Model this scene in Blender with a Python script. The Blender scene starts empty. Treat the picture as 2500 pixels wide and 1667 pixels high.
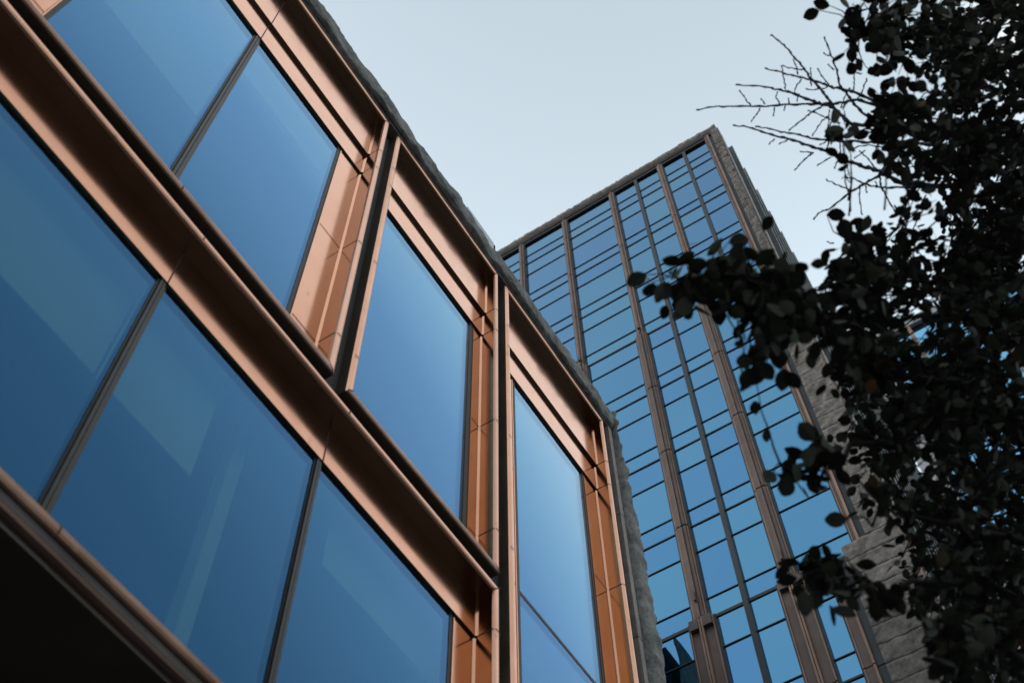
import bpy, math, random
from mathutils import Vector, Matrix, noise
R_ = math.radians
scene = bpy.context.scene
COL = scene.collection
EYE = 1.6                       # camera height above the pavement
D = 3.0                         # distance from the camera to the front plane of the copper frames
TX = 22.0                       # distance from the camera to the tower front

# ------------------------------------------------------------------ helpers
class MB:
    """collects quads / polygons, becomes one mesh object"""
    def __init__(s): s.v=[]; s.f=[]; s.m=[]; s.sm=[]
    def poly(s, pts, mi=0, smooth=False):
        b=len(s.v); s.v += [tuple(p) for p in pts]; s.f.append(tuple(range(b,b+len(pts)))); s.m.append(mi); s.sm.append(smooth)
    def box(s, x0,x1,y0,y1,z0,z1, mi=0):
        b=len(s.v)
        s.v += [(x0,y0,z0),(x1,y0,z0),(x1,y1,z0),(x0,y1,z0),(x0,y0,z1),(x1,y0,z1),(x1,y1,z1),(x0,y1,z1)]
        for f in ((0,3,2,1),(4,5,6,7),(0,1,5,4),(1,2,6,5),(2,3,7,6),(3,0,4,7)):
            s.f.append(tuple(b+i for i in f)); s.m.append(mi); s.sm.append(False)
    def grid(s, rows, mi=0, smooth=True, flip=False):
        b=len(s.v); n=len(rows[0])
        for r in rows: s.v += [tuple(p) for p in r]
        for i in range(len(rows)-1):
            for j in range(n-1):
                q=(b+i*n+j, b+i*n+j+1, b+(i+1)*n+j+1, b+(i+1)*n+j)
                s.f.append(q[::-1] if flip else q); s.m.append(mi); s.sm.append(smooth)
    def tube(s, pts, radii, n=5, mi=0, cap=True):
        pts=[Vector(p) for p in pts]; b=len(s.v); up=Vector((0.31,0.2,0.93))
        for i,p in enumerate(pts):
            t=(pts[min(i+1,len(pts)-1)]-pts[max(i-1,0)])
            if t.length<1e-9: t=Vector((0,0,1))
            t.normalize(); a=t.cross(up)
            if a.length<1e-3: a=t.cross(Vector((1,0,0)))
            a.normalize(); c=t.cross(a)
            for k in range(n):
                an=2*math.pi*k/n; s.v.append(tuple(p+(a*math.cos(an)+c*math.sin(an))*radii[i]))
        for i in range(len(pts)-1):
            for k in range(n):
                k2=(k+1)%n
                s.f.append((b+i*n+k,b+i*n+k2,b+(i+1)*n+k2,b+(i+1)*n+k)); s.m.append(mi); s.sm.append(True)
        if cap:
            e=b+(len(pts)-1)*n
            s.f.append(tuple(e+k for k in range(n))); s.m.append(mi); s.sm.append(False)
            s.f.append(tuple(b+k for k in reversed(range(n)))); s.m.append(mi); s.sm.append(False)
    def build(s, name, mats, parent=None, label=None):
        me=bpy.data.meshes.new(name); me.from_pydata(s.v,[],s.f)
        if not isinstance(mats,(list,tuple)): mats=[mats]
        for m in mats: me.materials.append(m)
        me.polygons.foreach_set('material_index', s.m); me.polygons.foreach_set('use_smooth', s.sm)
        me.update(); o=bpy.data.objects.new(name, me); COL.objects.link(o)
        if parent:
            o.parent=parent
            # parts are modelled in world space; keep them where they are under a moved root
            o.matrix_parent_inverse = Matrix.Translation(world_loc(parent)).inverted()
        if label: o['label']=label
        return o
def world_loc(o):
    v=Vector(o.location)
    if o.parent: return world_loc_root(o)
    return v
def world_loc_root(o):
    # a part sits at its own identity transform, so its world matrix is identity
    return Vector((0,0,0))
def thing(name, label, cat, loc, group=None):
    o=bpy.data.objects.new(name,None); o.empty_display_size=.3; COL.objects.link(o); o.location=loc
    o['label']=label; o['category']=cat
    if group: o['group']=group
    return o

# ------------------------------------------------------------------ materials
def mat(name):
    m=bpy.data.materials.new(name); m.use_nodes=True; nt=m.node_tree
    for n in list(nt.nodes): nt.nodes.remove(n)
    out=nt.nodes.new('ShaderNodeOutputMaterial'); return m,nt,out
def N(nt,t,**k):
    n=nt.nodes.new(t)
    for a,b in k.items(): setattr(n,a,b)
    return n
def ramp(nt, fac, stops):
    r=N(nt,'ShaderNodeValToRGB'); e=r.color_ramp.elements
    e[0].position,e[0].color=stops[0][0],(*stops[0][1],1); e[1].position,e[1].color=stops[-1][0],(*stops[-1][1],1)
    for p,c in stops[1:-1]:
        x=e.new(p); x.color=(*c,1)
    nt.links.new(fac,r.inputs[0]); return r.outputs[0]
def noise_tex(nt, scale, detail=4, rough=.55, coord='Object', stretch=None):
    tc=N(nt,'ShaderNodeTexCoord'); n=N(nt,'ShaderNodeTexNoise'); n.inputs['Scale'].default_value=scale
    n.inputs['Detail'].default_value=detail; n.inputs['Roughness'].default_value=rough
    src=tc.outputs[coord]
    if stretch:
        mp=N(nt,'ShaderNodeMapping'); mp.inputs['Scale'].default_value=stretch; nt.links.new(src,mp.inputs[0]); src=mp.outputs[0]
    nt.links.new(src,n.inputs['Vector']); return n.outputs['Fac']
def bump(nt, h, strength, dist=.02):
    b=N(nt,'ShaderNodeBump'); b.inputs['Strength'].default_value=strength; b.inputs['Distance'].default_value=dist
    nt.links.new(h,b.inputs['Height']); return b.outputs[0]
def principled(nt,out):
    p=N(nt,'ShaderNodeBsdfPrincipled'); nt.links.new(p.outputs[0],out.inputs[0]); return p

def m_copper(name, c_lo, c_hi, r_lo, r_hi, specks=True):
    m,nt,out=mat(name); p=principled(nt,out); p.inputs['Metallic'].default_value=1
    n1=noise_tex(nt,2.2,5,.6)
    col=ramp(nt,n1,[(.3,c_lo),(.7,c_hi)])
    if specks:                                    # scratches and rust spots on the anodised sheet
        n2=noise_tex(nt,16,3,.5,stretch=(1,1,.45))
        k=ramp(nt,n2,[(.665,(0,0,0)),(.73,(.6,.6,.6))])
        mx=N(nt,'ShaderNodeMix',data_type='RGBA'); nt.links.new(k,mx.inputs[0]); nt.links.new(col,mx.inputs[6]); mx.inputs[7].default_value=(.28,.15,.10,1)
        col=mx.outputs[2]
    nt.links.new(col,p.inputs['Base Color'])
    n3=noise_tex(nt,5,4,.6)
    rr=N(nt,'ShaderNodeMapRange'); rr.inputs[1].default_value=.3; rr.inputs[2].default_value=.7; rr.inputs[3].default_value=r_lo; rr.inputs[4].default_value=r_hi
    nt.links.new(n3,rr.inputs[0]); nt.links.new(rr.outputs[0],p.inputs['Roughness'])
    n4=noise_tex(nt,1.3,2,.5); nt.links.new(bump(nt,n4,.04,.02),p.inputs['Normal'])
    return m
COPPER=m_copper('copper',(.445,.218,.132),(.49,.25,.16),.115,.165)
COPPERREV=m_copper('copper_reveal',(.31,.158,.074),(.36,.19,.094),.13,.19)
COPPERLIP=m_copper('copper_edge',(.47,.25,.165),(.53,.295,.205),.26,.36)
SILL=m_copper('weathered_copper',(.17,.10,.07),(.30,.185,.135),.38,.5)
BAR=m_copper('brown_moulding',(.10,.066,.050),(.15,.10,.078),.35,.5,False)
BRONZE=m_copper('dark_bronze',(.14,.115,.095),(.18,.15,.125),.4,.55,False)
SOFFITSHADE=m_copper('soffit_shade',(.26,.21,.16),(.31,.25,.19),.18,.25,False)  # shade under the frame heads painted in as a darker metal colour
def m_plain(name,c,rough=.6,metal=0,var=.25,scale=3,bs=.0,spec=.3):
    m,nt,out=mat(name); p=principled(nt,out); p.inputs['Metallic'].default_value=metal; p.inputs['Roughness'].default_value=rough
    p.inputs['Specular IOR Level'].default_value=spec
    n=noise_tex(nt,scale,5,.6)
    nt.links.new(ramp(nt,n,[(.3,tuple(x*(1-var) for x in c)),(.7,tuple(x*(1+var) for x in c))]),p.inputs['Base Color'])
    if bs: nt.links.new(bump(nt,noise_tex(nt,scale*6,4,.6),bs,.02),p.inputs['Normal'])
    return m
BAND=m_plain('dark_band',(.05,.044,.038),.5,.3,.3,5)
DARK=m_plain('dark_gasket',(.020,.021,.021),.55,0,.2,6)
SHADOWGAP=m_plain('dark_backing',(.035,.034,.032),.7,0,.25,4)
MULLION=m_plain('mullion_metal',(.013,.015,.015),.45,0,.3,8)
GROOVE=m_plain('mullion_groove',(.008,.008,.008),.7)
SEAM=m_plain('sheet_joint',(.035,.022,.016),.8)
TRIM=m_plain('stone_trim',(.15,.13,.12),.6,0,.3,9,.25)
ROOFPANEL=m_plain('pale_roof_panel',(.36,.40,.42),.5,0,.15,2)
PAVE=m_plain('paving',(.12,.12,.118),.85,0,.25,.8,.3)
ROADM=m_plain('asphalt',(.055,.055,.055),.9,0,.2,2,.3)
INTERIOR=m_plain('interior',(.05,.05,.05),.8)
BLIND=m_plain('blind_fabric',(.78,.78,.76),.8,0,.05,3)
COLUMN=m_plain('interior_column',(.8,.8,.78),.8,0,.05,3)
FINM=m_plain('fin_metal',(.055,.068,.070),.5,.2,.25,.6)
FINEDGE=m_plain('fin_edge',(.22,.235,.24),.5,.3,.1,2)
TPIL=m_plain('tower_bronze',(.118,.082,.066),.55,.25,.2,1.3)
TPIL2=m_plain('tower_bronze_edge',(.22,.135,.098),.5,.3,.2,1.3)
TDARK=m_plain('tower_gasket',(.022,.023,.024),.5,0,.2,2)
TBOX=m_plain('tower_bronze_cap',(.085,.07,.06),.6,.2,.2,2)
TSLATE=m_plain('tower_dark_strip',(.038,.045,.047),.5,.1,.2,1)

def m_stone(name,c0,c1,scale,bs):
    m,nt,out=mat(name); p=principled(nt,out); p.inputs['Roughness'].default_value=.85; p.inputs['Specular IOR Level'].default_value=.25
    a=noise_tex(nt,scale,8,.62); b=noise_tex(nt,scale*4.7,6,.65,stretch=(1,1,.55))
    mx=N(nt,'ShaderNodeMix',data_type='FLOAT'); mx.inputs[0].default_value=.45; nt.links.new(a,mx.inputs[2]); nt.links.new(b,mx.inputs[3])
    nt.links.new(ramp(nt,mx.outputs[0],[(.36,c0),(.5,tuple((x+y)/2 for x,y in zip(c0,c1))),(.64,c1)]),p.inputs['Base Color'])
    nt.links.new(bump(nt,mx.outputs[0],bs,.05),p.inputs['Normal'])
    return m
STONE=m_stone('split_stone',(.075,.074,.070),(.23,.235,.225),4.5,.9)
TSTONE=m_stone('tower_split_stone',(.085,.076,.068),(.20,.18,.16),2.4,.9)

def m_glass_near():
    m,nt,out=mat('reflective_glass')
    lw=N(nt,'ShaderNodeLayerWeight'); lw.inputs[0].default_value=.5          # Facing
    pw=N(nt,'ShaderNodeMath',operation='POWER'); nt.links.new(lw.outputs['Facing'],pw.inputs[0]); pw.inputs[1].default_value=2.4
    cr=ramp(nt,pw.outputs[0],[(0,(.012,.035,.074)),(.15,(.019,.055,.111)),(.24,(.033,.086,.168)),(.38,(.072,.153,.288)),(.437,(.118,.222,.35)),(.48,(.18,.285,.41)),(1,(.9,.95,1))])
    ct=ramp(nt,pw.outputs[0],[(0,(.46,.54,.50)),(.45,(.44,.51,.46)),(1,(.05,.05,.05))])
    g=N(nt,'ShaderNodeBsdfGlossy'); g.inputs['Roughness'].default_value=.01; nt.links.new(cr,g.inputs[0])
    n=noise_tex(nt,.35,2,.5); nt.links.new(bump(nt,n,.05,.05),g.inputs['Normal'])
    t=N(nt,'ShaderNodeBsdfTransparent'); nt.links.new(ct,t.inputs[0])
    a=N(nt,'ShaderNodeAddShader'); nt.links.new(g.outputs[0],a.inputs[0]); nt.links.new(t.outputs[0],a.inputs[1]); nt.links.new(a.outputs[0],out.inputs[0])
    return m
GLASS=m_glass_near()
def m_glass_tower(name,lo,hi):
    m,nt,out=mat(name); p=principled(nt,out); p.inputs['Metallic'].default_value=1; p.inputs['Roughness'].default_value=.02
    ge=N(nt,'ShaderNodeNewGeometry'); oi=N(nt,'ShaderNodeObjectInfo')
    ad=N(nt,'ShaderNodeMath',operation='ADD'); nt.links.new(ge.outputs['Random Per Island'],ad.inputs[0]); nt.links.new(oi.outputs['Random'],ad.inputs[1])
    fr=N(nt,'ShaderNodeMath',operation='FRACT'); nt.links.new(ad.outputs[0],fr.inputs[0])
    nz=noise_tex(nt,.22,4,.6,stretch=(1,1.0,.5))
    mx=N(nt,'ShaderNodeMix',data_type='FLOAT'); mx.inputs[0].default_value=.5; nt.links.new(fr.outputs[0],mx.inputs[2]); nt.links.new(nz,mx.inputs[3])
    nt.links.new(ramp(nt,mx.outputs[0],[(.1,lo),(.9,hi)]),p.inputs['Base Color'])
    nt.links.new(bump(nt,noise_tex(nt,.18,2,.5),.05,.2),p.inputs['Normal'])
    return m
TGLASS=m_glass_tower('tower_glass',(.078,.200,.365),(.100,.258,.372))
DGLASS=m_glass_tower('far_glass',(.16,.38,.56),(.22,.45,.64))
def m_leaf():
    m,nt,out=mat('leaf'); p=principled(nt,out); p.inputs['Roughness'].default_value=.6; p.inputs['Specular IOR Level'].default_value=.1
    ge=N(nt,'ShaderNodeNewGeometry')
    nt.links.new(ramp(nt,ge.outputs['Random Per Island'],[(0,(.020,.022,.017)),(.55,(.029,.032,.023)),(.98,(.040,.045,.029)),(1,(.09,.04,.016))]),p.inputs['Base Color'])
    return m
LEAF=m_leaf()
BARK=m_plain('bark',(.018,.016,.014),.9,0,.35,12,.5,.15)
BARK2=m_plain('twig_bark',(.11,.12,.145),.9,0,.3,12,.3,.15)

# ------------------------------------------------------------------ camera
YAW,PITCH,ROLL,FPX = 1.02461323,1.05662570,-.0236468441,2989.86
fwd=Vector((math.cos(PITCH)*math.sin(YAW),math.cos(PITCH)*math.cos(YAW),math.sin(PITCH)))
rt=Vector((math.cos(YAW),-math.sin(YAW),0)); up=rt.cross(fwd)
r2=rt*math.cos(ROLL)+up*math.sin(ROLL); u2=up*math.cos(ROLL)-rt*math.sin(ROLL)
cam=bpy.data.cameras.new('camera'); co=bpy.data.objects.new('camera',cam); COL.objects.link(co)
EYEV=Vector((0,0,EYE))
M=Matrix((r2,u2,-fwd)).transposed().to_4x4(); M.translation=EYEV; co.matrix_world=M
cam.sensor_width=36; cam.lens=FPX*36/2500; cam.clip_end=3000; cam.clip_start=.05
cam.dof.use_dof=True; cam.dof.focus_distance=15; cam.dof.aperture_fstop=2.2
scene.camera=co

# ------------------------------------------------------------------ light
SUN_EL,SUN_AZ=R_(28),R_(338)       # azimuth measured clockwise from +Y
w=bpy.data.worlds.new('World'); scene.world=w; w.use_nodes=True; nt=w.node_tree
bg=nt.nodes['Background']; sky=nt.nodes.new('ShaderNodeTexSky'); sky.sky_type='NISHITA'; sky.sun_disc=False
sky.sun_elevation=SUN_EL; sky.sun_rotation=SUN_AZ; sky.air_density=1.0; sky.dust_density=1.2; sky.ozone_density=1.0
hs=nt.nodes.new('ShaderNodeHueSaturation'); hs.inputs['Saturation'].default_value=.5; hs.inputs['Value'].default_value=1.0
nt.links.new(sky.outputs[0],hs.inputs['Color'])
# thin high cloud: a pale veil over the clear sky
veil=nt.nodes.new('ShaderNodeMix'); veil.data_type='RGBA'; veil.inputs[0].default_value=.62
nt.links.new(hs.outputs[0],veil.inputs[6])
# veil brightened toward -Y, away from the sun, added to light the copper
tc=nt.nodes.new('ShaderNodeTexCoord'); sx=nt.nodes.new('ShaderNodeSeparateXYZ'); nt.links.new(tc.outputs['Generated'],sx.inputs[0])
vr=nt.nodes.new('ShaderNodeValToRGB'); e=vr.color_ramp.elements
mr=nt.nodes.new('ShaderNodeMapRange'); mr.inputs[1].default_value=-1; mr.inputs[2].default_value=1; nt.links.new(sx.outputs['Y'],mr.inputs[0]); nt.links.new(mr.outputs[0],vr.inputs[0])
e[0].position=.18; e[0].color=(.22,.22,.22,1); e[1].position=.424; e[1].color=(0,0,0,1)
x=e.new(.378); x.color=(1,1,1,1); x=e.new(.31); x.color=(.86,.86,.86,1); x=e.new(.25); x.color=(.55,.55,.55,1)
def ramp_z(stops):
    r=nt.nodes.new('ShaderNodeValToRGB'); q=r.color_ramp.elements; nt.links.new(sx.outputs['Z'],r.inputs[0])
    q[0].position,q[0].color=stops[0][0],(*stops[0][1],1); q[1].position,q[1].color=stops[-1][0],(*stops[-1][1],1)
    for p,c in stops[1:-1]:
        k=q.new(p); k.color=(*c,1)
    return r.outputs[0]
def K(c,f): return tuple(x*f for x in c)
PALE=(3.26,3.93,4.25); WARM=(7.8,7.7,7.3)
front=ramp_z([(.0,K(PALE,.9)),(.62,K(PALE,1.16)),(.82,K(PALE,1.17)),(.90,K(PALE,.93)),(.95,K(PALE,.80)),(1,K(PALE,.68))])
back=ramp_z([(.0,K(WARM,.3)),(.55,K(WARM,.7)),(.72,WARM),(1,WARM)])
mv=nt.nodes.new('ShaderNodeMix'); mv.data_type='RGBA'; nt.links.new(vr.outputs[0],mv.inputs[0]); nt.links.new(front,mv.inputs[6]); nt.links.new(back,mv.inputs[7])
nt.links.new(mv.outputs[2],veil.inputs[7])
nt.links.new(veil.outputs[2],bg.inputs[0]); bg.inputs[1].default_value=.10
sl=bpy.data.lights.new('sun','SUN'); sl.energy=.5; sl.angle=R_(12); sl.color=(1,.95,.88)
so=bpy.data.objects.new('sun',sl); COL.objects.link(so)
sd=Vector((math.cos(SUN_EL)*math.sin(SUN_AZ),math.cos(SUN_EL)*math.cos(SUN_AZ),math.sin(SUN_EL)))
so.rotation_euler=sd.to_track_quat('Z','Y').to_euler(); so.location=(0,0,60)
scene.view_settings.view_transform='Standard'; scene.view_settings.look='None'; scene.view_settings.gamma=1; scene.view_settings.exposure=1.45
scene.cycles.max_bounces=10; scene.cycles.transparent_max_bounces=12; scene.cycles.glossy_bounces=6

# ------------------------------------------------------------------ ground
g=MB(); g.poly([(-900,-900,0),(900,-900,0),(900,900,0),(-900,900,0)]); o=g.build('ground',PAVE); o['kind']='structure'
g=MB(); g.poly([(-600,-16,.004),(600,-16,.004),(600,-7,.004),(-600,-7,.004)]); o=g.build('road',ROADM); o['kind']='structure'

# ------------------------------------------------------------------ copper framed building
Z=lambda z: z*D+EYE
near=thing('copper_framed_building','low building with copper framed windows and a rough grey stone edge, filling the left','building',(3.4,D+2,0))
def ringsweep(mb, xa,xb,za,zb, prof, mids):
    """mitred ring; prof = list of (inset, y) in D units; mids = material per strip"""
    rows=[]
    for (t,y) in prof:
        rows.append([(D*(xa+t),D*y,Z(za+t)),(D*(xb-t),D*y,Z(za+t)),(D*(xb-t),D*y,Z(zb-t)),(D*(xa+t),D*y,Z(zb-t)),(D*(xa+t),D*y,Z(za+t))])
    for k in range(len(prof)-1):
        for s in range(4):
            mi=mids[k]
            if isinstance(mi,tuple): mi=mi[s]          # sill, right, head, left
            mb.poly([rows[k][s],rows[k][s+1],rows[k+1][s+1],rows[k+1][s]],mi)
def frame(xa,xb,za,zb,lw,fr,fl,head,gl,gr,gtop,gbot,panes,mulls,joints,label,transoms=()):
    """fr/fl: inner edge x of the right/left flat jamb; head: list of (z bottom, depth) fascias"""
    f=MB()
    prof=[(0,1.04),(0,1.004),(.003,1.0005),(.008,.9985),(lw-.006,.9985),(lw-.002,1.001),(lw,1.006),(lw,1.075)]
    #       outer side     bevel          bevel       front           bevel     bevel   reveal
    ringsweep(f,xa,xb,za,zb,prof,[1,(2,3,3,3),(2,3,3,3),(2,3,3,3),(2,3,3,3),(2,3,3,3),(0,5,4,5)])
    xl,xr,zt,zs=xa+lw,xb-lw,zb-lw,za+lw
    e=.001
    top=zt+e
    for (zb_,dep) in head:
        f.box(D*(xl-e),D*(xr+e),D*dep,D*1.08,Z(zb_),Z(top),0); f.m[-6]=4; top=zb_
    zj=head[-1][0]
    f.box(D*fr,D*(xr+e),D*1.053,D*1.08,Z(zs-e),Z(zj),0)
    f.box(D*(xl-e),D*fl,D*1.053,D*1.08,Z(zs-e),Z(zj),0)
    # thin copper bead at the glass side of the flats
    for x0,x1 in ((fr-.004,fr-.0008),(fl+.0008,fl+.004)):
        f.box(D*x0,D*x1,D*1.0515,D*1.08,Z(zs),Z(zj),0)
    # inner corner bead where reveal meets the flat jamb
    for (z0,z1,dep) in [(zs,zj,1.053)]+[((h[0]),(zt if i==0 else head[i-1][0]),h[1]) for i,h in enumerate(head)]:
        q=D*.0055
        for sx,x in ((-1,xr),(1,xl)):
            x0=D*x; y0=D*dep
            f.poly([(x0+sx*q,y0-.001,Z(z0)),(x0,y0-q,Z(z0)),(x0,y0-q,Z(z1)),(x0+sx*q,y0-.001,Z(z1))],0)
    wn=f.build('window',[COPPER,BRONZE,SILL,COPPERLIP,SOFFITSHADE,COPPERREV],near,label)
    # joints in the copper sheets: thin dark lines following the section
    h=.0045
    def seam(z):
        for side in (0,1):
            dep=1.053
            for (zb_,d_) in head:
                if z>zb_+.0005: dep=d_; break
            if side==0: P=[(xb-.0,.9975),(xb-lw+.006,.9975),(xr-.0007,1.004),(xr-.0007,dep-.0012),(fr if dep==1.053 else xr-.006,dep-.0012)]
            else: P=[(xa,.9975),(xa+lw-.006,.9975),(xl+.0007,1.004),(xl+.0007,dep-.0012),(fl if dep==1.053 else xl+.006,dep-.0012)]
            s=MB()
            for a,b in zip(P,P[1:]):
                s.poly([(D*a[0],D*a[1],Z(z)-h),(D*b[0],D*b[1],Z(z)-h),(D*b[0],D*b[1],Z(z)+h),(D*a[0],D*a[1],Z(z)+h)])
            s.build('sheet_joint',SEAM,wn)
    for z in joints: seam(z)
    # mitre lines at the lip corners and vertical joints of the head sheets
    for x,z,sx,sz in ((xb,zb,-1,-1),(xa,zb,1,-1),(xb,za,-1,1),(xa,za,1,1)):
        a=Vector((D*x,D*.9972,Z(z))); b=Vector((D*(x+sx*lw),D*.9985,Z(z+sz*lw))); n=Vector((sx,0,-sz)).normalized()*.004
        s=MB(); s.poly([a-n,b-n,b+n,a+n]); s.build('corner_joint',SEAM,wn)
    for (a,b) in mulls:
        xm=(a+b)/2+.006
        top=zt
        for (zb_,dep) in head:
            s=MB(); s.box(D*xm-.004,D*xm+.004,D*dep-.003,D*dep+.01,Z(zb_)+.002,Z(top)-.002); top=zb_; s.build('sheet_joint',SEAM,wn)
        for zz in (zb-lw*.5,za+lw*.5):
            s=MB(); s.box(D*xm-.003,D*xm+.003,D*.9975,D*.9985+.02,Z(zz-lw*.3),Z(zz+lw*.3)); s.build('sheet_joint',SEAM,wn)
    # black gasket frame round the glazing
    k=MB(); y0,y1=D*1.0541,D*1.075
    zt2,zb2=zj+.002,zs-.002
    k.box(D*gr,D*(fr-.004)-.001,y0,y1,Z(zb2),Z(zt2)); k.box(D*(fl+.004)+.001,D*gl,y0,y1,Z(zb2),Z(zt2))
    k.box(D*gl,D*gr,y0,y1,Z(gtop),Z(zt2)); k.box(D*gl,D*gr,y0,y1,Z(zb2),Z(gbot))
    for z in transoms: k.box(D*gl,D*gr,D*1.0543,y1,Z(z)-.018,Z(z)+.018)
    k.build('gasket',DARK,wn)
    for (a,b) in panes:
        p=MB(); p.box(D*a,D*b,D*1.0555,D*1.0555+.022,Z(gbot-.002),Z(gtop+.002)); p.build('pane',GLASS,wn)
    for (a,b) in mulls:
        q=MB(); wd=D*(b-a); x0=D*a
        q.box(x0,x0+wd,D*1.0546,D*1.075,Z(gbot),Z(gtop),1)
        for u0,u1,dy in ((.0,.14,.004),(.20,.46,.016),(.52,.74,.016),(.80,1.0,.004)):
            q.box(x0+u0*wd,x0+u1*wd,D*1.0546-dy,D*1.0546+.002,Z(gbot)+.001,Z(gtop)-.001,0)
        q.build('mullion',[MULLION,GROOVE],wn)
    return wn
HEAD3=[(3.478,1.037),(3.344,1.047)]
F1=frame(-.065,.927,2.2,3.752,.0225,.8156,.0435,HEAD3,.0586,.800,3.342,2.226,[(.0586,.4163),(.4417,.800)],[(.4163,.4417)],[2.35,2.83,3.344,3.478],'upper copper window with two panes and a black mullion')
F2=frame(.9715,1.5665,2.2,3.752,.0205,1.5065,1.03,HEAD3,1.0416,1.485,3.342,2.226,[(1.0416,1.485)],[],[2.35,2.83,3.344,3.478],'upper copper window with one tall undivided pane')
F3=frame(1.613,2.2725,1.238,3.752,.0205,2.173,1.722,HEAD3,1.7436,2.1600,3.342,1.266,[(1.7436,2.1600)],[],[1.85,2.35,2.838,3.344,3.478],'tallest copper window at the right end, two storeys high',transoms=(2.344,))
F4=frame(-.065,1.566,1.238,2.149,.0225,1.468,.0435,[(2.0,1.047)],.0586,1.453,1.998,1.262,[(.0586,.505),(.528,.974),(.9966,1.453)],[(.505,.528),(.974,.9966)],[1.62,2.0],'wide lower copper window with three panes')
# blinds and a column seen through the glass
def blind(wn,x0,x1,z0,z1,y=1.125):
    b=MB(); b.box(D*x0,D*x1,D*y,D*y+.01,Z(z0),Z(z1)); b.build('blind',BLIND,wn)
blind(F1,-.02,.43,2.81,3.75); blind(F1,.437,.838,3.28,3.75)
blind(F4,.0,.518,1.744,2.15); blind(F4,.525,.765,1.744,2.15); blind(F4,1.12,1.52,1.868,2.15)
c=MB(); c.box(D*.862,D*.893,D*1.16,D*1.16+.1,Z(1.22),Z(2.15)); c.build('interior_column',COLUMN,near)
# body: backing, floors, rear wall, roof
b=MB()
y0,y1=D*1.034,D*1.05
for (x0,x1,z0,z1) in ((.926,.973,2.149,3.82),(1.5655,1.6145,1.2,3.82),(2.2715,2.36,-.53,3.9),(-.066,1.5655,2.148,2.201),(-3.2,2.2715,3.7515,3.9)):
    b.box(D*x0,D*x1,y0,y1,Z(z0),Z(z1))
b.build('backing',SHADOWGAP,near)
b=MB()
b.box(D*-.1,D*2.3,D*2.6,D*2.6+.1,Z(1.2),Z(3.8)); b.box(D*-.1,D*2.3,D*1.08,D*2.6,Z(1.19),Z(1.2)+.02); b.box(D*-.1,D*2.3,D*1.08,D*2.6,Z(2.155),Z(2.19)); b.box(D*-.1,D*2.3,D*1.08,D*2.6,Z(3.76),Z(3.8))
b.box(D*-.1,D*-.08,D*1.08,D*2.6,Z(1.2),Z(3.76)); b.box(D*2.3,D*2.32,D*1.08,D*2.6,Z(1.2),Z(3.76)); b.box(D*1.59,D*1.6,D*1.08,D*2.6,Z(1.2),Z(3.76))
b.build('interior',INTERIOR,near)
# stepped sill moulding and undercut below the windows
b=MB()
xa,xb=-3.2,2.272
b.box(D*xa,D*xb,D*1.006,D*1.08,Z(1.223),Z(1.2372),0)
b.box(D*xa,D*xb,D*1.028,D*1.08,Z(1.213),Z(1.223),2)
pr=[(1.03,1.2125),(1.002,1.2125),(.996,1.210),(.9935,1.206),(.9945,1.200),(.999,1.196),(1.006,1.1935)]
rows=[[(D*x,D*y,Z(z)) for (y,z) in pr] for x in (xa,xb)]
b.grid(rows,1,False,True)
b.build('sill_moulding',[BAND,BAR,SHADOWGAP],near)
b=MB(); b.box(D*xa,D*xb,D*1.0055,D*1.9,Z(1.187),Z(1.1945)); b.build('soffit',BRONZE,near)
b=MB(); b.box(D*xa,D*2.36,D*1.9,D*1.9+.2,0,Z(1.19)); b.build('ground_floor_wall',SHADOWGAP,near)
# rough split stone: parapet band along the top, pier at the right end, plain field to the left
def rough(p,amp,sc=1.0,seed=0.):
    v=Vector(p)*sc+Vector((seed,seed*.7,seed*1.3))
    a=.45*noise.noise(v*2.3)+.5*noise.noise(v*6.1)+.35*noise.noise(v*14.)+.2*noise.noise(v*31.)
    # slanting cleft faces of split stone
    c=noise.noise(Vector((v.x*4.4+v.z*6.5,v.y*3,v.z*2.2-v.x*1.6)))
    return (a+.55*(abs(c)*2-.5))*amp
s=MB()
prof=[(1.05,3.79),(1.02,3.783),(.998,3.778),(.985,3.784),(.982,3.80),(.981,3.82),(.982,3.84),(.984,3.862),(.99,3.878),(1.01,3.885),(1.06,3.886),(1.6,3.886)]
fine=[]
for (a,bq) in zip(prof,prof[1:]):
    k=3 if bq[0]<1.1 else 2
    for i in range(k): fine.append((a[0]+(bq[0]-a[0])*i/k,a[1]+(bq[1]-a[1])*i/k))
fine.append(prof[-1])
rows=[]; n=420
XR=2.335
for i in range(n+1):
    x=-3.2+(XR+3.2)*i/n; row=[]
    for (y,z) in fine:
        dz=.0
        p=Vector((D*x,D*y,Z(z)))
        amp=.034 if .975<y<1.03 else .012
        # broad scallops of the split blocks + fine chips
        big=math.sin(D*x*5.2+1.7*noise.noise(Vector((D*x*.9,0,0))))*.007
        d=rough(p,amp,1.0)
        row.append((p.x+.3*rough(p,amp,1.1,9), p.y-d*.8-(big if y<1.0 else 0), p.z+.55*rough(p,amp,1.0,4)+(big*.9 if y<1.03 else 0)))
    rows.append(row)
s.grid(rows,0,True)
end=rows[-1]; s.poly(end,0); 
s.build('stone_parapet',STONE,near)
OUT=[(3.886,2.330),(3.82,2.338),(3.72,2.356),(3.5,2.381),(3.3,2.402),(3.03,2.420),(2.56,2.420),(1.5,2.42),(-.53,2.42)]
def xout(z):
    for (z0,x0),(z1,x1) in zip(OUT,OUT[1:]):
        if z<=z0 and z>=z1: return x0+(x1-x0)*(z0-z)/(z0-z1)
    return OUT[-1][1]
s=MB(); rows=[]; nz=330
jz=[3.24,2.66,2.08,1.5,.9,.3]
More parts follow.
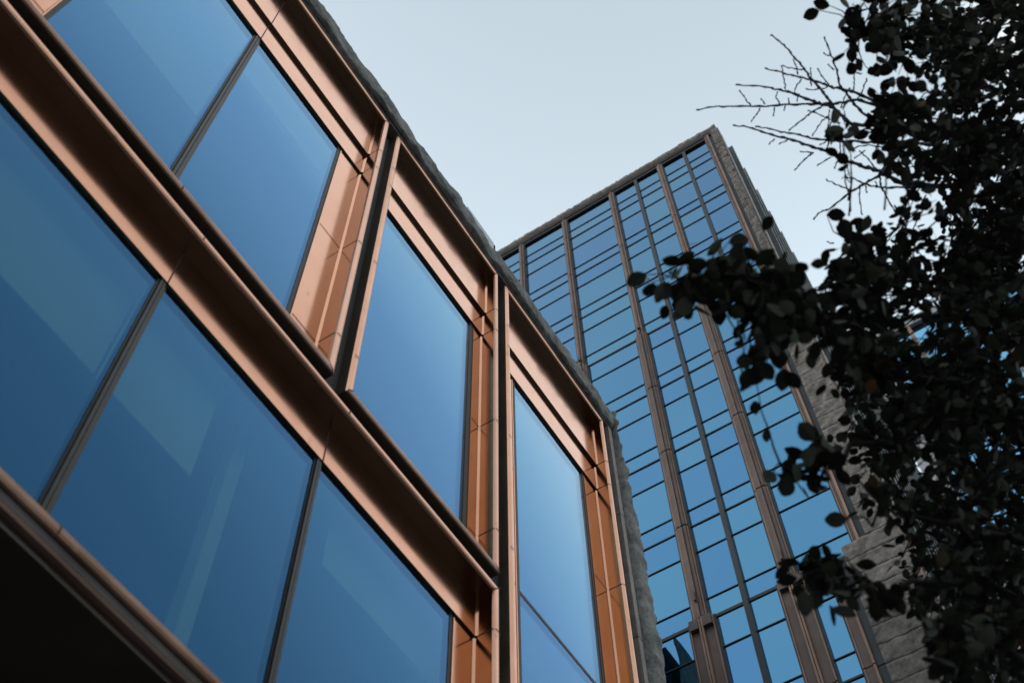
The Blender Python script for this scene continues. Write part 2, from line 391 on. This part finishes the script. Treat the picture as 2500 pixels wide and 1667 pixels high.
for i in range(nz+1):
    z=3.882+(-.53-3.882)*i/nz; row=[]; xo=xout(z)
    jd=min(abs(z-j) for j in jz)
    xi=2.3475
    prf=[(xi,1.06),(xi+.001,1.02),(xi+.004,.995)]
    for u in (.1,.22,.34,.46,.58,.7,.82,.92): prf.append((xi+.004+(xo-xi-.004)*u,.985-.008*math.sin(math.pi*u)))
    prf += [(xo,.992),(xo+.003,1.01),(xo+.003,1.06),(xo+.001,1.2),(xo,1.6),(xo,2.2),(xo,2.62)]
    for (x,y) in prf:
        p=Vector((D*x,D*y,Z(z))); d=rough(p,.040,1.15,2.)
        if jd<.004 and 1: d-=.03
        row.append((p.x+(.6*d if y>.99 and x>xi+.02 else .25*d), p.y-(.9*d if y<1.1 else 0), p.z+.3*rough(p,.03,1.,7)))
    rows.append(row)
s.grid(rows,0,True,True); s.build('stone_pier',STONE,near)
s=MB(); zz=[3.765,3.24,2.66,2.08,1.5,.9,.3,-.53]
for a,bq in zip(zz,zz[1:]):
    s.box(D*2.306,D*2.3305,D*.998,D*1.04,Z(bq)+.006,Z(a)-.006)
s.box(D*-3.2,D*2.3305,D*1.0005,D*1.04,Z(3.7665),Z(3.7715))
s.build('stone_trim',TRIM,near)
s=MB(); rows=[]
for i in range(60):
    z=3.77-4.3*i/59; rows.append([(D*x,D*(.99)-rough((D*x,3,Z(z)),.05),Z(z)) for x in [-3.2+3.115*k/60 for k in range(61)]])
s.grid(rows,0,True,True); s.poly([(D*-.085,D*.99,Z(3.77)),(D*-.085,D*1.04,Z(3.77)),(D*-.085,D*1.04,Z(-.53)),(D*-.085,D*.99,Z(-.53))]); s.build('stone_wall',STONE,near)
b=MB(); b.box(D*-3.2,D*2.3,D*1.05,D*2.65,Z(3.80)+.01,Z(3.84)); b.build('roof',m_plain('roof_gravel',(.2,.2,.19),.9),near)
# taller stone wing set back behind the roof; only the tower glass shows it
s=MB(); rows=[]
for i in range(70):
    z=28.05-28.05*i/69
    rows.append([(x,9.05-rough((x,9,z),.10,.8),z) for x in [-6+27*k/110 for k in range(111)]])
s.grid(rows,0,True,True)
s.box(-6,21,9.3,18,0,27.6,0)
for k in range(7):
    for q in range(8):
        s.box(-4.6+q*3.2,-3.2+q*3.2,8.6,9.2,2.6+k*3.6,4.9+k*3.6,1)
s.build('rear_wing',[STONE,DARK],near)

# rooftop casing peeping over the parapet
yk=1.55
rb=thing('rooftop_unit','small pale grey casing on the roof behind the stone parapet','rooftop unit',(D*1.44*yk,D*yk,Z(3.84)))
q=MB(); q.box(D*1.37*yk,D*1.536*yk,D*yk,D*yk+.9,Z(3.85),Z(3.955*yk),0); q.build('casing',ROOFPANEL,rb)
q=MB(); q.box(D*1.5365*yk,D*1.55*yk,D*yk+.05,D*yk+.8,Z(3.85),Z(3.951*yk),0)
for k in range(9): q.box(D*1.55*yk,D*1.553*yk+.02,D*yk+.03,D*yk+.82,Z(3.9*yk)-.12+k*.055,Z(3.9*yk)-.09+k*.055,0)
q.build('louvre',DARK,rb)

# ------------------------------------------------------------------ glass tower
T=TX; TZ=lambda z: z*T+EYE
tow=thing('glass_tower','tall blue glass tower with bronze pilasters, stepped dark side fins and rough stone corner','tower',(T+10,T*.45,0))
JT=[2.3825-.17835*k for k in range(14)]            # floor joints
JT=[j for j in JT if j>-.06]
BREAK1,BREAK2=JT[3],JT[7]
PC=[.1111,.2281,.3477,.4667,.578,.697,.8165]       # pilaster lines; the first is the right-hand edge
def zone(z): return 0 if z>BREAK1+.001 else (1 if z>BREAK2+.001 else 2)
HALF=[.0052,.0092,.0166]; REDGE=[.116,.1418,.1815]
XG=T+.16                                          # glass plane
def pane_quad(mb,y0,y1,z0,z1,rng):
    tilt=rng.uniform(-.004,.004); t2=rng.uniform(-.004,.004)
    mb.poly([(XG+tilt,T*y1,TZ(z0)),(XG-tilt,T*y0,TZ(z0)),(XG+t2,T*y0,TZ(z1)),(XG-t2,T*y1,TZ(z1))])
rng=random.Random(4)
tops=[2.4770]+JT; 
for bi in range(6):
    for fi in range(len(tops)):
        z1=tops[fi]; z0=tops[fi+1] if fi+1<len(tops) else -1.6/T+.002
        zn=zone(z1-.002)
        ya=REDGE[zn] if bi==0 else PC[bi]+HALF[zn]
        yb=PC[bi+1]-HALF[zn]
        if fi==0: rows=[(z0,2.4197),(2.4197,z1)]
        else:
            rows=[(z1-.0535,z1),(z1-.1438,z1-.0535)]
            if z1-.1438>z0+.01: rows.append((z0,z1-.1438))
            else: rows[1]=(z0,z1-.0535)
        split=None
        if bi==1: split=.2880
        if bi==0 and zn==0: split=.1695
        cols=[(ya,yb)] if split is None else [(ya,split),(split,yb)]
        fr=MB()
        for (ra,rb_) in rows:
            thick=.021 if rb_==z1 and fi>0 else .010
            th=thick*(1.0 if zn<2 else 1.5)
            if rb_ in (BREAK1,BREAK2): th*=1.7
            fr.box(XG-.035,XG+.02,T*ya+.03,T*yb-.03,TZ(rb_)-th,TZ(rb_)+th)
        e=.05
        zt_,zb_=TZ(z1),TZ(z0)
        fr.box(T+.04,XG+.02,T*ya-.0,T*ya+e,zb_,zt_); fr.box(T+.04,XG+.02,T*yb-e,T*yb,zb_,zt_)
        if split: fr.box(T+.03,XG+.02,T*split-.075,T*split+.075,zb_,zt_)
        wn=fr.build('window',TDARK,tow)
        pm=MB()
        for (ra,rb_) in rows:
            for (c0,c1) in cols: pane_quad(pm,c0,c1,ra,rb_,rng)
        pm.build('pane',TGLASS,wn)
# pilasters: one strip per zone, wider in each lower zone, with capital blocks at the breaks
def pilaster(yc,side=0):
    p=MB()
    for zn,(zt_,zb_) in enumerate(((2.4775,BREAK1),(BREAK1,BREAK2),(BREAK2,-1.6/T))):
        h=HALF[zn]*T
        cuts=[zt_]+[j for j in JT if zb_+.001<j<zt_-.001]+[zb_]
        for a,bq in zip(cuts,cuts[1:]):
            z1,z0=TZ(a)-.03,TZ(bq)+.03
            c=T*yc
            if zn==0:
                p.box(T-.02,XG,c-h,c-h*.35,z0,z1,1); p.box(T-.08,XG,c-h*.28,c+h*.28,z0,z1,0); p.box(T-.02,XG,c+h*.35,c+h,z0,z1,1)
            elif zn==1:
                p.box(T,XG,c-h,c-h*.78,z0,z1,1); p.box(T-.05,XG,c-h*.74,c-h*.28,z0,z1,0); p.box(T-.11,XG,c-h*.22,c+h*.22,z0-.08,z1-.08,0); p.box(T-.05,XG,c+h*.28,c+h*.74,z0,z1,0); p.box(T,XG,c+h*.78,c+h,z0,z1,1)
            else:
                p.box(T-.02,XG,c-h,c-h*.90,z0,z1,1); p.box(T+.02,XG,c-h*.88,c-h*.20,z0,z1,0); p.box(T-.10,XG,c-h*.17,c-h*.03,z0,z1,1); p.box(T-.10,XG,c+h*.03,c+h*.17,z0,z1,1); p.box(T+.02,XG,c+h*.20,c+h*.88,z0,z1,0); p.box(T-.02,XG,c+h*.90,c+h,z0,z1,1)
        # dark core behind the strips
        p.box(T+.05,XG+.02,T*yc-h*.99,T*yc+h*.99,TZ(zb_),TZ(zt_),2)
        if zn==1:
            c=T*yc; z=TZ(zt_)
            p.box(T-.16,T-.01,c-h*.3,c+h*.2,z+.25,z+.5,3)
        if zn==2:
            c=T*yc; z=TZ(zt_)
            for s0,s1 in ((-.9,-.19),(.19,.9)): p.box(T-.12,T+.1,c+h*s0,c+h*s1,z-.42,z-.06,3)
            p.box(T-.2,T-.02,c-h*.10,c+h*.05,z+.55,z+.9,3)
    return p.build('pilaster',[TPIL,TPIL2,TDARK,TBOX],tow)
for yc in PC[1:]: pilaster(yc)
# right-hand edge: bronze strip, dark recess, rough stone corner, trim
e=MB(); dk=MB()
for zn,(zt_,zb_,g0,g1,g2) in enumerate(((2.4835,BREAK1,.116,.107,.101),(BREAK1,BREAK2,.1418,.1332,.1250),(BREAK2,-1.6/T,.1815,.167,.1578))):
    cuts=[zt_]+[j for j in JT if zb_+.001<j<zt_-.001]+[zb_]
    for a,bq in zip(cuts,cuts[1:]):
        z1,z0=TZ(a)-.02,TZ(bq)+.02
        ws=[g1+(g0-g1)*u for u in ((0,.42,.5,.78,.84,1) if zn<2 else (0,.2,.22,.86,.88,1))]
        e.box(T-.04,XG,T*ws[0],T*ws[1],z0,z1,1); e.box(T+.0,XG,T*ws[2],T*ws[3],z0,z1,0); e.box(T-.02,XG,T*ws[4],T*ws[5],z0,z1,1)
        dk.box(T+.10,XG+.1,T*g2+.01,T*g1-.01,z0,z1)
    dk.box(T+.13,XG+.1,T*g2,T*g1,TZ(zb_),TZ(zt_))
    if zn: e.box(T-.1,XG,T*g1,T*g0-.02,TZ(zt_)-.2,TZ(zt_)-.02,2)
e.build('edge_strip',[TPIL,TPIL2,TBOX],tow); dk.build('dark_recess',TSLATE,tow)
st=MB()
cz=2.5000
joint=.0277
k=0; z1=cz
while z1>-1.6/T:
    z0=max(z1-joint,-1.6/T); zn=zone((z0+z1)/2); yl=(.1006,.1248,.1575)[zn]; yr=.0852
    ny=max(6,int((yl-yr)/.0042)); rows=[]
    for i in range(9):
        zz=TZ(z1)-.006-(TZ(z1)-TZ(z0)-.012)*i/8; row=[]
        for j in range(ny+1):
            y=T*(yl+(yr-yl)*j/ny); ed=1 if 0<i<8 and 0<j<ny else .6
            d=rough((y*.8,zz*.6,zz+y),.085,1.1)*ed
            row.append((T-.03-d,y,zz))
        rows.append(row)
    top=[(T+.1,p[1],p[2]) for p in rows[0]]; bot=[(T+.1,p[1],p[2]) for p in rows[-1]]
    st.grid([top]+rows+[bot],0,True,True)
    z1-=joint
st.build('stone_corner',TSTONE,tow)
tr=MB(); z1=cz
while z1>-1.6/T:
    z0=max(z1-joint*2,-1.6/T); zn=zone((z0+z1)/2); yr=(.0822,.0812,.0800)[zn]
    tr.box(T+.02,T+.6,T*yr,T*(yr+.0022),TZ(z0)+.012,TZ(z1)-.012,0); tr.box(T-.01,T+.6,T*(yr+.0027),T*.0851,TZ(z0)+.012,TZ(z1)-.012,1)
    z1-=joint*2
tr.build('corner_trim',[TRIM,TPIL2],tow)
# parapet: rough stone coping over two thin bronze lines
pp=MB(); rows=[]
for i in range(240):
    y=T*(.0855+(.8-.0855)*i/239); row=[]
    for (x,z,a) in ((T+.15,2.4995,0),(T-.02,2.4995,.3),(T-.06,2.503,1),(T-.06,2.509,1),(T-.05,2.515,1),(T-.02,2.518,1),(T+.3,2.519,.4),(T+1.5,2.519,.1)):
        d=rough((y,x,z*T),.045,1.2,3)*a; row.append((x-d,y,TZ(z)+.6*d))
    rows.append(row)
pp.grid(rows,0,True); pp.poly(rows[0],0)
pp.box(T-.03,XG+.1,T*.101,T*.8,TZ(2.4925),TZ(2.4985),3); pp.box(T+.0,XG+.1,T*.101,T*.8,TZ(2.4865),TZ(2.4918),3); pp.box(T+.05,XG+.1,T*.116,T*.8,TZ(2.4768),TZ(2.486),2)
pp.build('parapet',[TSTONE,TPIL2,TDARK,TBOX],tow)
# side wall, core and fins
cr=MB(); cr.box(XG+.12,T*2.6,T*.0855,T*.82,0,TZ(2.49)); cr.build('side_wall',TSLATE,tow)
for k in range(22):
    xk=T*(1.0616+.0604*k); f=MB()
    zc=[2.516]+JT
    for a,bq in zip(zc,zc[1:]+[-1.6/T]):
        f.box(xk,xk+.10,T*.0760,T*.0857,TZ(bq)+.012,TZ(a)-.012,0)
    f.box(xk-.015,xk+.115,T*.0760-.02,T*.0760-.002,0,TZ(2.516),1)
    f.build('fin',[FINM,FINEDGE],tow)

# ------------------------------------------------------------------ second tower far behind the trees
X2=64.0
far=thing('distant_tower','second, pale blue glass tower glimpsed through the leaves at right','tower',(X2+10,-14,0))
yl,yrr=X2*.0345,-X2*.20; zr=X2*1.503+EYE
f=MB(); f.box(X2+.3,X2+24,yrr,yl,0,zr-.3); f.box(X2-.1,X2+.5,yl-1.5,yl,0,zr-.5,1); f.box(X2-.3,X2+.5,yrr,yl,zr-1.0,zr,1)
f.build('wall',[TSLATE,m_plain('pale_cladding',(.24,.24,.25),.6)],far)
nfl=26; nb=9
for k in range(nfl):
    z1=zr-1.0-k*3.7; z0=z1-3.7
    if z0<0: break
    wv=MB()
    wv.box(X2+.1,X2+.25,yrr,yl-1.5,z1-.09,z1,1); wv.box(X2+.1,X2+.25,yrr,yl-1.5,z0+.95,z0+1.02,1)
    for q in range(9):
        yq=yl-1.5-q*1.5; wv.box(X2+.1,X2+.25,yq-.05,yq,z0,z1-.09,1)
    for q in range(9):
        yq=yl-1.5-q*1.5; wv.poly([(X2+.2,yq-.05,z0),(X2+.2,yq-1.5,z0),(X2+.2,yq-1.5,z1),(X2+.2,yq-.05,z1)],0)
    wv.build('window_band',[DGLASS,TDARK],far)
f=MB()
for q in range(0,9,4):
    yq=yl-1.5-q*1.5-3; f.box(X2-.25,X2+.2,yq-.35,yq,0,zr-1,0)
f.build('pilaster',TPIL2,far)

# ------------------------------------------------------------------ trees
def ray(px,py):                       # direction through a point of the 2500 x 1667 view, unit length
    v=r2*(px-1250)-u2*(py-833.5)+fwd*FPX
    return v.normalized()
def at(px,py,dist): return EYEV+ray(px,py)*dist
F23=2500/2352
def jitter(r,s): return Vector((r.gauss(0,s),r.gauss(0,s),r.gauss(0,s)))

rng=random.Random(11)
tree=thing('leafy_tree','dark broadleaf tree crown hanging over the right side','tree',(5.6,-2.4,0))
bark=MB(); 
TB=Vector((5.6,-2.4,0))
nodes=[]                               # skeleton points that twigs may grow from: (pos, radius)
def limb(mb,pts,r0,r1,n=8,steps=14,wob=.05,reg=True):
    pts=[Vector(p) for p in pts]; out=[]
    m=len(pts)-1
    for i in range(steps+1):
        t=i/steps*m; k=min(int(t),m-1); u=t-k
        p0=pts[max(k-1,0)];p1=pts[k];p2=pts[k+1];p3=pts[min(k+2,m)]
        q=.5*((2*p1)+(p2-p0)*u+(2*p0-5*p1+4*p2-p3)*u*u+(3*p1-p0-3*p2+p3)*u**3)
        if 0<i<steps: q=q+jitter(rng,wob)
        out.append(q)
    rad=[r0+(r1-r0)*(i/steps) for i in range(steps+1)]
    mb.tube(out,rad,n)
    if reg: nodes.extend(zip(out,rad))
    return out
trunk=MB()
limb(trunk,[TB,TB+Vector((.05,.1,1.6)),TB+Vector((-.1,.15,3.2)),TB+Vector((-.25,.3,5.0)),TB+Vector((-.35,.35,7.2)),TB+Vector((-.5,.3,9.2))],.20,.035,12,22,.03)
trunk.build('trunk',BARK,tree)
S=lambda x,y,d: at(x*F23,y*F23,d)
mains=[ [TB+Vector((-.05,.12,2.6)), S(2440,1420,6.2), S(2180,1180,5.6), S(1990,1190,5.2)],
        [TB+Vector((-.15,.2,3.6)), S(2400,1000,6.6), S(2150,900,6.0), S(1950,740,5.5), S(1760,650,5.1), S(1560,640,4.9)],
        [TB+Vector((-.2,.25,4.3)), S(2380,720,7.2), S(2150,640,6.7), S(1960,560,6.3)],
        [TB+Vector((-.3,.3,5.4)), S(2380,430,8.0), S(2180,380,7.4), S(2020,300,7.0)],
        [TB+Vector((-.35,.35,6.4)), S(2330,190,8.4), S(2150,120,7.6), S(1960,60,7.0)],
        [TB+Vector((-.4,.35,7.4)), S(2350,40,8.6)],
        [TB+Vector((-.1,.15,3.0)), S(2390,1250,6.0), S(2200,1330,5.3), S(1990,1330,5.0), S(1850,1320,4.8)],
        [TB+Vector((-.1,.15,2.8)), S(2420,1560,5.6), S(2280,1480,5.2), S(2180,1520,5.0)],
        [TB+Vector((-.2,.2,3.9)), S(2350,930,6.4), S(2080,1010,5.7), S(1880,1060,5.2), S(1800,1090,5.0)]]
br=MB()
for m in mains: limb(br,m,.027,.005,6,24,.035)
leaf=MB()
def add_leaf(p,dirv,nrm,L,W):
    d=dirv.normalized(); n=nrm-d*nrm.dot(d)
    if n.length<1e-3: n=d.orthogonal()
    n.normalize(); s=d.cross(n)
    prof=((0.0,0.0),(.10,.20),(.28,.42),(.52,.50),(.75,.40),(.92,.17),(1.0,0.0))
    fold=rng.uniform(.05,.22); curl=rng.uniform(-.12,.18)
    mid=[];lft=[];rgt=[]
    for (t,wd) in prof:
        c=p+d*(L*t)+n*(curl*L*(t-.4)**2)
        mid.append(c); lft.append(c+s*(W*wd)+n*(fold*W*wd)); rgt.append(c-s*(W*wd)+n*(fold*W*wd))
    b=len(leaf.v)
    leaf.v.append(tuple(mid[0]))
    for i in range(1,6): leaf.v += [tuple(lft[i]),tuple(mid[i]),tuple(rgt[i])]
    leaf.v.append(tuple(mid[6])); e=b+16
    def F(*q): leaf.f.append(q); leaf.m.append(0); leaf.sm.append(False)
    F(b,b+2,b+1); F(b,b+3,b+2)
    for i in range(4):
        a=b+1+3*i; F(a,a+1,a+4,a+3); F(a+1,a+2,a+5,a+4)
    a=b+13; F(a,a+1,e); F(a+1,a+2,e)
tw=MB()
def nearest(p):
    best=None;bd=1e9
    for (q,r) in nodes:
        dd=(q-p).length_squared
        if dd<bd: bd=dd;best=q
    return best
def spray(tip,nleaf,L,spread=.12,down=.5,reach=.5):
    """a twig from the nearest branch to tip, leaves set alternately along its outer part"""
    q=nearest(tip); v=tip-q
    if v.length>reach: q=tip-v.normalized()*reach*rng.uniform(.6,1.0)
    midp=(q+tip)/2+jitter(rng,.05)+Vector((0,0,.04)); pts=[]
    for i in range(6):
        t=i/5; pts.append(q*(1-t)**2+midp*(2*t*(1-t))+tip*t*t+jitter(rng,.006))
    ln=v.length
    tw.tube(pts,[.0050-.0034*i/5 for i in range(6)],4,0,False)
    axis=(pts[-1]-pts[2]).normalized()
    for k in range(nleaf):
        t=1-(k/max(nleaf,1))*min(1,.42/max(ln,.2))
        x=t*5; i=min(int(x),4); p=pts[i].lerp(pts[i+1],x-i)
        d=(axis*.4+jitter(rng,.55)+Vector((0,0,-down*.5)))
        n=Vector((0,0,1))+jitter(rng,.45)
        st=p+d.normalized()*.012+jitter(rng,spread*.25)
        l=L*rng.uniform(.72,1.15)
        add_leaf(st,d,n,l,l*rng.uniform(.60,.78))
def inside(poly,x,y):
    c=False; j=len(poly)-1
    for i in range(len(poly)):
        xi,yi=poly[i];xj,yj=poly[j]
        if (yi>y)!=(yj>y) and x<(xj-xi)*(y-yi)/(yj-yi)+xi: c=not c
        j=i
    return c
def fill(poly,count,dlo,dhi,nl,L,grow=0,rej=None):
    xs=[p[0] for p in poly];ys=[p[1] for p in poly]; k=0
    while k<count:
        x=rng.uniform(min(xs),max(xs)); y=rng.uniform(min(ys),max(ys))
        if not inside(poly,x,y): continue
        if rej and rng.random()<rej(x,y): continue
        d=rng.uniform(dlo,dhi)+grow*(x-2000)/350
        spray(S(x,y,d),rng.randint(*nl),L); k+=1
HOLES=[(2065,745,75,60),(2100,855,45,22),(2030,690,35,40),(2085,1130,18,60),(2050,330,40,50),(2010,440,60,60),(2150,500,40,18),(2240,560,40,20),(2110,1000,30,30)]
def rej(x,y):
    for (hx,hy,a,b) in HOLES:
        if ((x-hx)/a)**2+((y-hy)/b)**2<1: return .93
    return 0
dense=[(2075,-60),(2060,60),(2085,140),(2075,230),(2085,330),(2110,430),(2120,500),(2000,560),(1930,640),(1930,760),(1910,900),(1930,1010),(1960,1110),(2010,1180),(2060,1270),(2080,1400),(2160,1480),(2180,1600),(2420,1600),(2420,-60)]
fill(dense,470,5.4,8.4,(6,9),.068,.8,rej)
fill([(2180,-60),(2150,300),(2200,600),(2120,900),(2130,1200),(2260,1600),(2430,1600),(2430,-60)],540,5.6,9.2,(6,9),.070,.8)
fill([(2420,-60),(2430,1600),(2800,1500),(3000,800),(2850,100),(2650,-200)],330,6.2,8.6,(6,9),.072,.4)
fill([(1930,0),(1940,90),(2010,150),(1990,210),(2080,260),(2100,-20)],34,6.6,7.4,(4,6),.088)
fill([(1995,150),(1990,190),(2010,330),(2070,420),(2110,420),(2100,140)],16,6.6,7.4,(3,6),.088)
fill([(1930,262),(1920,300),(1955,320),(1975,270)],4,6.3,6.6,(4,5),.09)
fill([(1960,520),(1900,620),(1860,700),(1880,820),(1980,900),(2060,700),(2060,560)],46,5.3,6.3,(4,6),.085,0,rej)
fill([(1890,640),(1880,900),(1950,1120),(2070,1260),(2110,1480),(2340,1580),(2400,1300),(2380,640),(2150,590)],230,5.2,7.2,(6,9),.068,0,rej)
S1=[(1520,640),(1600,632),(1645,590),(1700,565),(1790,575),(1850,620),(1880,700),(1870,800),(1810,860),(1760,850),(1720,770),(1690,720),(1640,690),(1540,680)]
fill([(x-28,y-4) for x,y in S1],46,4.8,5.4,(3,5),.09)
fill([(1520,635),(1600,615),(1700,640),(1690,690),(1560,690)],9,4.85,5.1,(3,4),.088)
fill([(1660,690),(1850,700),(1840,860),(1720,860)],14,4.8,5.3,(3,4),.088)
fill([(1640,600),(1650,760),(1700,860),(1800,880),(1850,760),(1800,600)],16,4.8,5.3,(2,4),.085)
fill([(1700,800),(1690,850),(1730,870),(1800,850),(1790,800)],7,4.8,5.1,(3,4),.088)
fill([(1800,1070),(1850,1020),(1930,1000),(1950,1070),(1900,1110),(1820,1120)],13,4.9,5.3,(3,5),.088)
fill([(1810,1325),(1840,1275),(1900,1290),(1990,1260),(2000,1320),(1930,1370),(1830,1370)],19,4.7,5.2,(3,5),.088)
fill([(1990,1390),(2020,1360),(2080,1400),(2040,1420)],4,4.8,5.2,(3,5),.09)
fill([(2130,1440),(2150,1380),(2250,1400),(2260,1560),(2160,1570)],16,4.8,5.4,(4,6),.088)
# single leaves out at the rim
for (x,y,ax,ay,d) in ((1905,495,1,.35,6.2),(1497,655,-.3,1,4.9),(1535,655,-.05,1,4.9),(1573,668,.1,1,4.9),(1480,632,-1,.2,4.9),(1680,555,1,-.3,5.0),(1940,1195,-1,.3,5.1),(1955,545,-.6,.6,6.0),(1875,25,-1,.1,6.8),(1900,12,-1,-.3,6.8),(1960,100,-1,.0,6.8),(1935,125,-.6,.8,6.8),(1950,150,.1,1,6.8),(1748,838,.5,1,4.9),(1720,850,0,1,4.9),(1775,1090,-.3,1,5.0),(1815,1095,.3,1,5.0)):
    p=S(x,y,d); e=S(x+ax*22,y+ay*22,d); dv=(e-p); q=p-dv*.3
    vn=ray(x*F23,y*F23); add_leaf(q,dv+jitter(rng,.02),vn*-1+jitter(rng,.25),.092,.066)
    b_=nearest(q); v=(b_-q); v=v.normalized()*min(v.length,.5)
    tw.tube([q+v,q+v*.5+jitter(rng,.02)+Vector((0,0,.02)),q],[.004,.003,.0018],4,0,False)
br.build('branch',BARK,tree); tw.build('twig',BARK,tree); leaf.build('crown',LEAF,tree)

# bare winter tree behind it
bare=thing('bare_tree','leafless tree with knobbly twigs reaching out above the tower corner','tree',(8.6,-4.2,0))
BB=Vector((8.6,-4.2,0)); nodes_save=nodes; nodes=[]
t=MB(); limb(t,[BB,BB+Vector((0,.1,3)),BB+Vector((-.3,.3,6)),BB+Vector((-.8,.6,9.0))],.16,.03,10,18,.03); t.build('trunk',BARK,bare)
Q=lambda x,y,d: at(1600+x/2.6133,y/2.6133,d)
base_a=BB+Vector((-.5,.4,7.2)); base_b=BB+Vector((-.35,.3,6.3))
tb=MB()
def twig(pts,dep,r0,r1,knob=True):
    P=[Q(x,y,dep+dz) for (x,y,dz) in [(p+(0,))[:3] for p in pts]]
    out=[];rad=[]
    n=len(P)-1; seg=6
    for i in range(n):
        for k in range(seg):
            u=k/seg; p0=P[max(i-1,0)];p1=P[i];p2=P[i+1];p3=P[min(i+2,n)]
            out.append(.5*((2*p1)+(p2-p0)*u+(2*p0-5*p1+4*p2-p3)*u*u+(3*p1-p0-3*p2+p3)*u**3)+jitter(rng,.0022))
    out.append(P[-1]); m=len(out)
    for i in range(m):
        r=r0+(r1-r0)*i/(m-1)
        if knob and i%3==1: r*=1.5
        rad.append(r)
    if knob: rad[0]*=1.5
    tb.tube(out,rad,5)
RT=.0037; 
L8=7.5
long_=[([(265,703),(400,680),(620,682),(860,668),(1060,665),(1200,655),(1290,640),(1450,690,.1),(1700,780,.2)],RT,.010),
 ([(515,543),(680,555),(780,570),(880,600),(1000,645),(1060,665),(1150,700),(1250,790),(1400,800,.1),(1580,830,.15),(1800,900,.3)],RT,.014),
 ([(700,435),(810,465),(910,490),(1020,520),(1110,550),(1200,575),(1290,595),(1500,700,.1),(1700,800,.2)],RT,.010),
 ([(735,225),(810,280),(880,360),(940,430),(990,500),(1060,580),(1110,640),(1150,700)],RT,.008),
 ([(1075,232),(1110,330),(1150,430),(1180,540),(1230,610),(1290,690),(1400,770),(1590,835,.15)],RT,.009),
 ([(495,800),(600,815),(720,855),(860,890),(980,930),(1100,970),(1230,1030),(1340,1065),(1430,1095),(1600,1180,.1),(1800,1190,.3)],RT,.014),
 ([(640,808),(780,835),(900,860),(1010,885),(1150,900),(1300,905),(1450,915),(1600,910,.1),(1800,930,.2)],RT,.010),
 ([(1010,1400),(1060,1350),(1120,1325),(1250,1225),(1350,1165),(1430,1110),(1500,1000,.1)],RT,.008),
 ([(1088,1148),(1170,1185),(1250,1220)],.003,.005),
 ([(885,1090),(940,1030),(1010,975)],.003,.005),
 ([(850,835),(930,770),(1000,720),(1060,680)],.0035,.005),
 ([(1340,780),(1450,810),(1590,830),(1720,880)],.004,.007),
 ([(1215,1125),(1290,1150),(1400,1190),(1480,1200),(1650,1190,.1)],.0035,.007),
 ([(1320,1370),(1300,1250),(1310,1190)],.003,.004),([(1540,1370),(1480,1270),(1440,1190),(1430,1110)],.0035,.006),([(1300,960),(1350,1010),(1400,1070),(1430,1095)],.003,.005)]
for (pts,a,b_) in long_: twig(pts,L8,a,b_)
short=["540,580 575,630 610,675","670,630 700,665","780,585 770,625 795,665","850,625 850,665","755,740 760,685","825,710 828,675","610,780 640,735 670,690","805,420 815,470 825,530 830,570","900,650 920,600","890,600 900,550 935,510","880,380 900,430 910,480","990,430 992,490 995,550","1035,440 1080,510 1110,545","1270,460 1268,520 1265,580","960,572 1060,570 1100,555","1100,410 1140,450","1110,700 1105,800 1100,960","970,705 1050,735 1120,765 1180,790","725,920 760,885","790,920 850,890","920,968 1010,975","1030,1055 1120,1005","1145,1075 1165,1020","1270,1010 1340,960","1000,870 1060,780 1100,740","1080,870 1130,760 1160,715","1075,340 1110,360","805,420 880,440 950,445","1240,460 1320,470","1250,185 1340,205","1180,690 1220,600 1240,560","1095,1540 1140,1555","1240,880 1300,840 1400,850","1050,925 1100,900 1200,870","1240,965 1320,930 1450,940","1170,880 1180,960 1150,1010","1380,860 1420,910 1400,960","1350,1230 1340,1180","1400,1160 1420,1190","1290,640 1330,560 1350,500"]
for s_ in short: twig([tuple(float(v) for v in q.split(',')) for q in s_.split()],L8,.0030,.0040)
# limbs carrying the twigs back to the trunk
for pts in ([Q(1580,830,L8+.15),Q(1900,955,L8+.5),Q(2350,985,L8+1.0),base_a],[Q(1600,1180,L8+.1),Q(2000,1188,L8+.4),Q(2350,1178,L8+.8),base_b],[Q(1700,780,L8+.2),Q(2000,900,L8+.5),Q(2350,960,L8+1.0),base_a]):
    limb(tb,pts,.012,.032,6,16,.01,False)
tb.build('branch',BARK2,bare)
